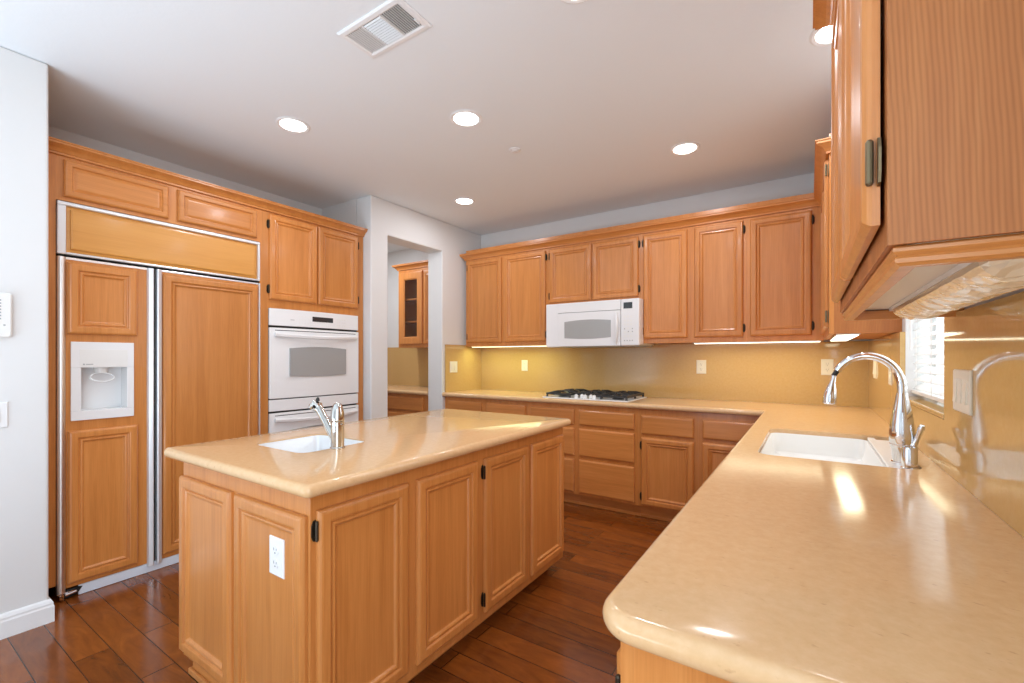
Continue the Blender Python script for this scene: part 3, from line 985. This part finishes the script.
bb('maple three drawer base cabinet under the right end of the cooktop, in full view', -1.663, -1.133, [('drawer', -1.642, -1.161, .70, .829), ('drawer', -1.642, -1.161, .436, .670), ('drawer', -1.642, -1.161, .122, .404)])
bb('maple base cabinet right of the drawer stack with one drawer over one door', -1.133, -.685, [('drawer', -1.105, -.714, .675, .822), ('door', -1.105, -.714, .117, .648, 'L')])
bb('maple base cabinet in the inner corner, partly cut off by the near worktop', -.685, -.2325, [('drawer', -.655, -.262, .680, .820), ('door', -.655, -.262, .117, .652, 'R')])
XS = -.232
def rb(label, ya, yb, fronts):      # faces -x, local x runs towards the camera
    return base(label, 0, yb - ya, (XS, yb, 0), R(-90), fronts, d=XB - XS - .001)
rb('maple base cabinet at the near end of the long worktop with a bare side', .640, 1.60, [('door', .03, .46, .117, .82, 'L'), ('door', .49, .93, .117, .82, 'R')])
rb('maple sink base cabinet under the big cream sink', 1.601, 2.90, [('door', .05, .62, .117, .82, 'L'), ('door', .66, 1.25, .117, .82, 'R')])

rb('maple corner base cabinet between the sink and the back wall run', 2.901, YF - .001, [('door', .03, .55, .117, .82, 'L')])

# ------------------------------------------------------------------ pantry cabinets
pc = thing('wall_cabinet', 'maple pantry wall cabinet with a glass door seen through the doorway', 'cabinet', (-4.185, UF, 0))
PW = XP - .205 + 4.185
b = MB().box(0, .016, .02, UD, UZ0, CZ + .055).box(PW - .016, PW, .02, UD, UZ0, CZ + .055).box(.016, PW - .016, UD - .008, UD, UZ0, CZ + .055).box(.016, PW - .016, .02, UD - .008, UZ0 + .002, UZ0 + .018).box(.016, PW - .016, .02, UD - .008, 2.316, 2.332)
b.build('carcass', W_V, pc)
MB().box(0, .05, 0, .0199, UZ0, CZ + .055).box(.390, PW, 0, .0199, UZ0, CZ + .055).box(.05, .390, 0, .0199, UZ0, 1.45).box(.05, .390, 0, .0199, 2.28, CZ + .055).build('face_frame', W_V, pc)
for z in (1.70, 1.97):
    MB().box(.017, PW - .017, .03, UD - .01, z, z + .016).build('shelf', W_H, pc)
gd = thing('x', '', '', (0, 0, 0))
bpy.data.objects.remove(gd)
dw, dh = .385, .86
prof = [(0, 0), (0, -.012), (.006, -.0195), (.013, -.0205), (.078, -.0205), (.084, -.015), (.090, -.012), (.090, 0)]
m = MB()
m.loft([[(i, y, i), (dw - i, y, i), (dw - i, y, dh - i), (i, y, dh - i)] for i, y in prof] + [[(0, 0, 0), (dw, 0, 0), (dw, 0, dh), (0, 0, dh)]], False, False)
gdoor = m.build('door', W_V, pc, (.028, -.0006, 1.435))
MB().box(.0895, dw - .0895, -.008, -.004, .0895, dh - .0895).build('glass_pane', M_CABGLASS, gdoor)
add_door(pc, .430, PW - .03, 1.435, 2.295, None)
tag(molding('crown_molding', [(-4.1855, YB - .001), (-4.1855, UF - .0005), (XP - .206, UF - .0005)], [(a, CZ + b_) for a, b_ in CROWN], W_H), 'maple crown moulding on the pantry wall cabinet', 'molding')
pb = base('maple pantry base cabinet with wide drawers seen through the doorway', 0, .87, (-4.25, YF, 0), 0,
          [('drawer', .04, .775, .690, .838), ('drawer', .04, .775, .42, .66), ('drawer', .04, .775, .12, .39)])
base('maple pantry base cabinet further left, mostly hidden by the doorway edge', 0, .60, (-4.851, YF, 0), 0, [('drawer', .03, .56, .690, .838), ('door', .03, .56, .12, .66, 'L')])

# ------------------------------------------------------------------ microwave
mw = thing('microwave', 'white over-the-range microwave under the short wall cabinet', 'microwave', (-2.066, 3.728, 1.372))
MWW, MWH = .886, .400
MB().box(0, MWW, .0, YS - 3.728 - .001, .012, MWH).build('housing', M_WHITE, mw, bevel=.003)
MB().box(.01, MWW - .01, -.005, YS - 3.728 - .02, 0, .0118).build('underside', M_GREY, mw)
MB().box(0, .124, -.020, -.0002, .004, MWH).build('filler_panel', M_WHITE, mw, bevel=.002)
dm = MB().box(.126, .724, -.030, -.0002, .004, .308).build('door', M_WHITE, mw, bevel=.005)
arch_panel(.196, .640, .080, .228, .013, -.0315, -.0295).build('window', M_MWGLASS, dm)
hp = [(.690 + .014 * math.sin(math.pi * k / 14), -.034 - .030 * math.sin(math.pi * k / 14), .025 + .265 * k / 14) for k in range(15)]
MB().tube(hp, [.009 + .004 * math.sin(math.pi * k / 14) for k in range(15)], 12).build('handle', M_WHITE, dm, smooth=True)
MB().box(.205, .255, -.0312, -.0300, .036, .042).build('maker_mark', M_PLASTIC, dm)
b = MB().box(.126, .724, -.026, -.0002, .312, MWH)
vb = b.build('vent_band', M_WHITE, mw, bevel=.003)
cp = MB().box(.727, MWW, -.028, -.0002, .004, MWH).build('control_panel', M_WHITE, mw, bevel=.010, segs=3)
MB().box(.752, .828, -.0296, -.0278, .318, .370).build('display', M_SCREEN, mw)
b = MB()
for j in range(6):
    for i in range(3):
        b.box(.754 + i * .027, .772 + i * .027, -.0292, -.0278, .075 + j * .033, .092 + j * .033)
b.build('keypad', M_PLASTIC, mw)
b = MB()
for i in range(4):
    b.box(.752 + i * .022, .766 + i * .022, -.0292, -.0278, .040, .052)
b.build('keypad', M_PLASTIC, mw)
b = MB()
for x, z in ((.757, .142), (.824, .142), (.790, .118), (.824, .118), (.756, .043), (.779, .043), (.802, .043), (.823, .043)):
    b.box(x, x + .010, -.0298, -.0291, z, z + .009)
b.build('key_symbols', M_GREY, mw)

# ------------------------------------------------------------------ gas cooktop
ct = thing('gas_cooktop', 'white gas cooktop with black cast iron grates set in the back worktop', 'cooktop', (-1.612, 3.780, .9152))
CW, CD = .80, .52
MB().loft([[(x, y, z) for x, y in rrect(-CW / 2 + i, CW / 2 - i, -CD / 2 + i, CD / 2 - i, .02)] for i, z in ((.004, 0), (0, .004), (.004, .008), (.012, .009), (.016, .006))]).build('enamel_base', M_WHITE, ct)
def grate(x0, x1, y0, y1):
    b = MB()
    z0, z1, q = .036, .052, .0075
    b.box(x0, x1, y0, y0 + 2 * q, z0 - .008, z1 - .006).box(x0, x1, y1 - 2 * q, y1, z0 - .008, z1 - .006).box(x0, x0 + 2 * q, y0 + 2 * q, y1 - 2 * q, z0 - .008, z1 - .006).box(x1 - 2 * q, x1, y0 + 2 * q, y1 - 2 * q, z0 - .008, z1 - .006)
    cx = (x0 + x1) / 2
    ym = (y0 + y1) / 2
    b.box(x0 + 2 * q, x1 - 2 * q, ym - q, ym + q, z0 - .004, z1 - .004)
    for cy in ((y0 * 3 + y1) / 4, (y0 + 3 * y1) / 4):
        for k in range(8):
            a = k * math.pi / 4
            lim = min((x1 - x0) / 2 / max(abs(math.cos(a)), .01), (y1 - y0) / 4 / max(abs(math.sin(a)), .01)) - .004
            p0 = (cx + .026 * math.cos(a), cy + .026 * math.sin(a), z1 + .004)
            p1 = (cx + lim * .55 * math.cos(a), cy + lim * .55 * math.sin(a), z1 + .002)
            p2 = (cx + lim * math.cos(a), cy + lim * math.sin(a), z0)
            b.tube([p0, p1, p2], [.0065, .0075, .008], 6)
    for x in (x0 + q, x1 - q):
        for y in (y0 + q, ym, y1 - q):
            b.lathe([(.011, .0095), (.008, z0 - .004)], (x, y, 0), 8)
    return b.build('grate', M_IRON, ct)
grate(-.375, -.135, -.215, .240)
grate(.140, .375, -.215, .240)
grate(-.125, .130, -.135, .240)
for x, y in ((-.255, -.10), (-.255, .126), (.258, -.10), (.258, .126), (.0025, .052)):
    bu = MB().lathe([(.050, .0065), (.048, .014), (.038, .018), (.036, .026), (.001, .026)], (x, y, 0), 20).build('burner', M_IRON, ct, smooth=True)
    MB().lathe([(.034, .0262), (.035, .031), (.030, .036), (.001, .037)], (x, y, 0), 20).build('burner_cap', M_IRON, bu, smooth=True)
for k in range(5):
    kx, ky = -.084 + .042 * k, -.200 + .028 * (k % 2)
    MB().lathe([(.0195, .0085), (.0195, .012), (.016, .015), (.0145, .034), (.012, .037), (.001, .037)], (kx, ky, 0), 18).box(kx - .003, kx + .003, ky - .013, ky + .013, .036, .042).build('knob', M_WHITE, ct, smooth=True)

# ------------------------------------------------------------------ outlets and switches
faceplate('light_switch', 'cream rocker switch on the short backsplash beside the pantry doorway', 'switch', (XP + .0185, 3.643, 1.176), R(90), .118, .118, 'rocker2')
faceplate('power_outlet', 'cream outlet on the back wall between pantry wall and microwave', 'outlet', (-2.565, YS - .0005, 1.190), 0, .076, .118, 'outlet')
faceplate('power_outlet', 'cream outlet on the back wall right of the microwave', 'outlet', (-.776, YS - .0005, 1.195), 0, .078, .118, 'outlet')
faceplate('power_outlet', 'cream outlet on the back wall behind the tall faucet spout', 'outlet', (.112, YS - .0005, 1.203), 0, .078, .120, 'outlet')
faceplate('light_switch', 'cream rocker plate on the window wall next to the back corner', 'switch', (XB - .0005, 3.71, 1.200), R(-90), .118, .118, 'rocker2')
faceplate('power_outlet', 'cream outlet on the window wall just beyond the window', 'outlet', (XB - .0005, 3.05, 1.190), R(-90), .076, .118, 'outlet')
faceplate('light_switch', 'cream triple rocker switch on the polished backsplash near the window', 'switch', (XB - .0005, 1.722, 1.181), R(-90), .164, .118, 'rocker3')
faceplate('light_switch', 'white rocker switch low on the white wall by the refrigerator', 'switch', (-3.0595, .404, 1.014), R(90), .082, .118, 'rocker1', None, M_WHITE)
tp = thing('intercom_panel', 'pale wall intercom panel on the white wall by the refrigerator', 'intercom', (-3.0595, .345, 1.466), R(90))
MB().loft([[(x, y, z) for x, z in rrect(-.11 + i, .11 - i, -.102 + i, .102 - i, .012)] for i, y in ((0, 0), (0, -.018), (.006, -.024))]).build('case', M_PLASTIC, tp)
b = MB()
for k in range(7):
    b.box(-.085, .075, -.0255, -.0238, -.02 + k * .014, -.013 + k * .014)
b.build('speaker_slots', M_GREY, tp)
MB().lathe([(.004, -.0262), (.004, -.0238)], (.085, 0, -.045), 10, 'y').build('button', M_GREY, tp)

# ------------------------------------------------------------------ under-cabinet lamps
def strip(label, loc, rot, L, m, power, col, w=.06):
    t_ = thing('under_cabinet_light', label, 'light', loc, rot)
    MB().box(-L / 2, L / 2, -w / 2, w / 2, -.006, -.0003).build('housing', M_WHITE, t_)
    MB().box(-L / 2 + .006, L / 2 - .006, -w / 2 + .005, w / 2 - .005, -.0105, -.0061).build('diffuser', m, t_, bevel=.003)
    c = math.cos(rot), math.sin(rot)
    area('strip_glow', (loc[0], loc[1], loc[2] - .0125), (0, 0, rot), L - .02, w - .012, power, col)
    return t_
strip('glowing yellow light strip under the cabinet left of the microwave', (-2.62, 3.895, UZ0 - .0002), 0, .94, M_YLAMP, 2.7, (.86, 1.06, .52))
strip('glowing light strip under the back cabinets right of the microwave', (-.36, 3.900, UZ0 - .0002), 0, .86, M_WLAMP, 1.55, (1, .99, .66))
strip('glowing light strip under the far cabinet on the window wall', (.165, 3.33, UZ0 - .0002), R(90), .90, M_WLAMP, 1.6, (1, .96, .64), .10)

# crinkle-wrapped lamp under the near cabinet
wl = thing('under_cabinet_light', 'unlit lamp bar with a crinkled clear cover under the big cabinet close by', 'light', (.255, (NY0 + NY1) / 2, NZ + .0036))
MB().box(-.055, .055, -.46, .46, -.010, -.0002).build('housing', M_WHITE, wl)
rnd = random.Random(3)
loops = []
nr, nu = 46, 13
for k in range(nr + 1):
    y = -.455 + .91 * k / nr
    l = []
    e = min(1, min(k, nr - k) / 2.5)
    for j in range(nu):
        a = math.pi * (j / (nu - 1))
        rr = 1 + rnd.uniform(-.10, .10)
        l.append((.054 * math.cos(a) * (.75 + .25 * e), y + rnd.uniform(-.006, .006), -.0105 - (.006 + .027 * e) * math.sin(a) * rr))
    loops.append(l)
M_WRAP = mat('crinkled_acrylic', (.80, .68, .50, 1), .12, 0, coat=.8)
MB().loft(loops).build('cover', M_WRAP, wl)

# ------------------------------------------------------------------ ceiling
def can(label, x, y, power):
    t_ = thing('recessed_light', label, 'light', (x, y, CEIL), 0, 'recessed ceiling lights')
    MB().loft([[(r * math.cos(2 * math.pi * k / 32), r * math.sin(2 * math.pi * k / 32), z) for k in range(32)] for r, z in ((.096, -.0003), (.096, -.003), (.088, -.007), (.074, -.004), (.074, -.0003))], False, False).build('trim_ring', M_TRIM, t_, smooth=True)
    MB().lathe([(.0735, -.0004), (.0735, -.0030), (.05, -.0042), (.001, -.0045)], (0, 0, 0), 32).build('lens', M_LAMP, t_, smooth=True)
    if power:
        d = area('downlight_glow', (x, y, CEIL - .012), (0, 0, 0), .13, .13, power, (.97, 1, 1.06), 'DISK')
    return t_
PW_ = 5.4
can('recessed ceiling light nearest the refrigerator', -2.621, 1.548, PW_)
can('recessed ceiling light above the middle of the island', -1.696, 2.071, PW_)
can('recessed ceiling light before the pantry doorway', -2.599, 3.152, PW_)
can('recessed ceiling light in front of the back cabinets, towards the window wall', -.703, 3.185, PW_)
can('unseen recessed light added to brighten the pantry', -4.3, 3.2, 15)  # no lamp known in there; added to lift the dark pantry
can('recessed ceiling light half hidden by the big wall cabinet', .095, 2.397, PW_)
can('recessed ceiling light cut off by the top edge of the picture', -.735, 1.555, PW_)

vt = thing('ceiling_vent', 'white three section louvred vent in the ceiling', 'vent', (-1.53, 1.313, CEIL))
VW, VD = .19, .098
MB().loft([[(x, y, z) for x, y in ((-VW + i, -VD + i), (VW - i, -VD + i), (VW - i, VD - i), (-VW + i, VD - i))] for i, z in ((0, -.0003), (0, -.004), (.006, -.009), (.022, -.010), (.030, -.006), (.030, -.0006))], False, False).build('frame', M_TRIM, vt)
MB().box(-VW + .030, VW - .030, -VD + .030, VD - .030, -.0012, -.0004).build('backing', M_VENTDARK, vt)
xs = (-VW + .030, -.058, .052, VW - .030)
MB().box(xs[1] - .003, xs[1] + .003, -VD + .030, VD - .030, -.0095, -.0013).box(xs[2] - .003, xs[2] + .003, -VD + .030, VD - .030, -.0095, -.0013).build('divider', M_TRIM, vt)
def louvre(lo, hi, fixed0, fixed1, n_, along, tilt):
    b = MB()
    for k in range(n_):
        c = lo + (hi - lo) * (k + .5) / n_
        q = [(c - .0026 * tilt, -.0092), (c - .0016 * tilt, -.0098), (c + .0026 * tilt, -.0030), (c + .0016 * tilt, -.0024)]
        b.prism(q, 'x' if along == 'x' else 'y', fixed0, fixed1)
    return b.build('louvre', M_TRIM, vt)
louvre(xs[0] + .002, xs[1] - .004, -VD + .031, VD - .031, 8, 'y', .5)
louvre(-VD + .032, VD - .032, xs[1] + .004, xs[2] - .004, 11, 'x', -1.0)
louvre(xs[2] + .004, xs[3] - .002, -VD + .031, VD - .031, 9, 'y', -1.0)
b = MB()
for k in range(7):
    y = -VD + .036 + k * .021
    b.box(xs[2] + .004, xs[3] - .001, y - .001, y + .001, -.0020, -.0013)
b.build('damper_blades', M_GREY, vt)
MB().box(xs[3] + .001, xs[3] + .006, .02, .05, -.016, -.009).build('damper_lever', M_TRIM, vt)

sd = thing('fire_sprinkler', 'small round white sprinkler cover on the ceiling', 'sprinkler', (-1.674, 2.569, CEIL))
MB().lathe([(.040, -.0003), (.040, -.004), (.034, -.007), (.030, -.0065)], (0, 0, 0), 28).build('escutcheon', M_TRIM, sd, smooth=True)
MB().lathe([(.024, -.0068), (.024, -.012), (.020, -.014), (.001, -.0145)], (0, 0, 0), 24).build('cap', M_TRIM, sd, smooth=True)
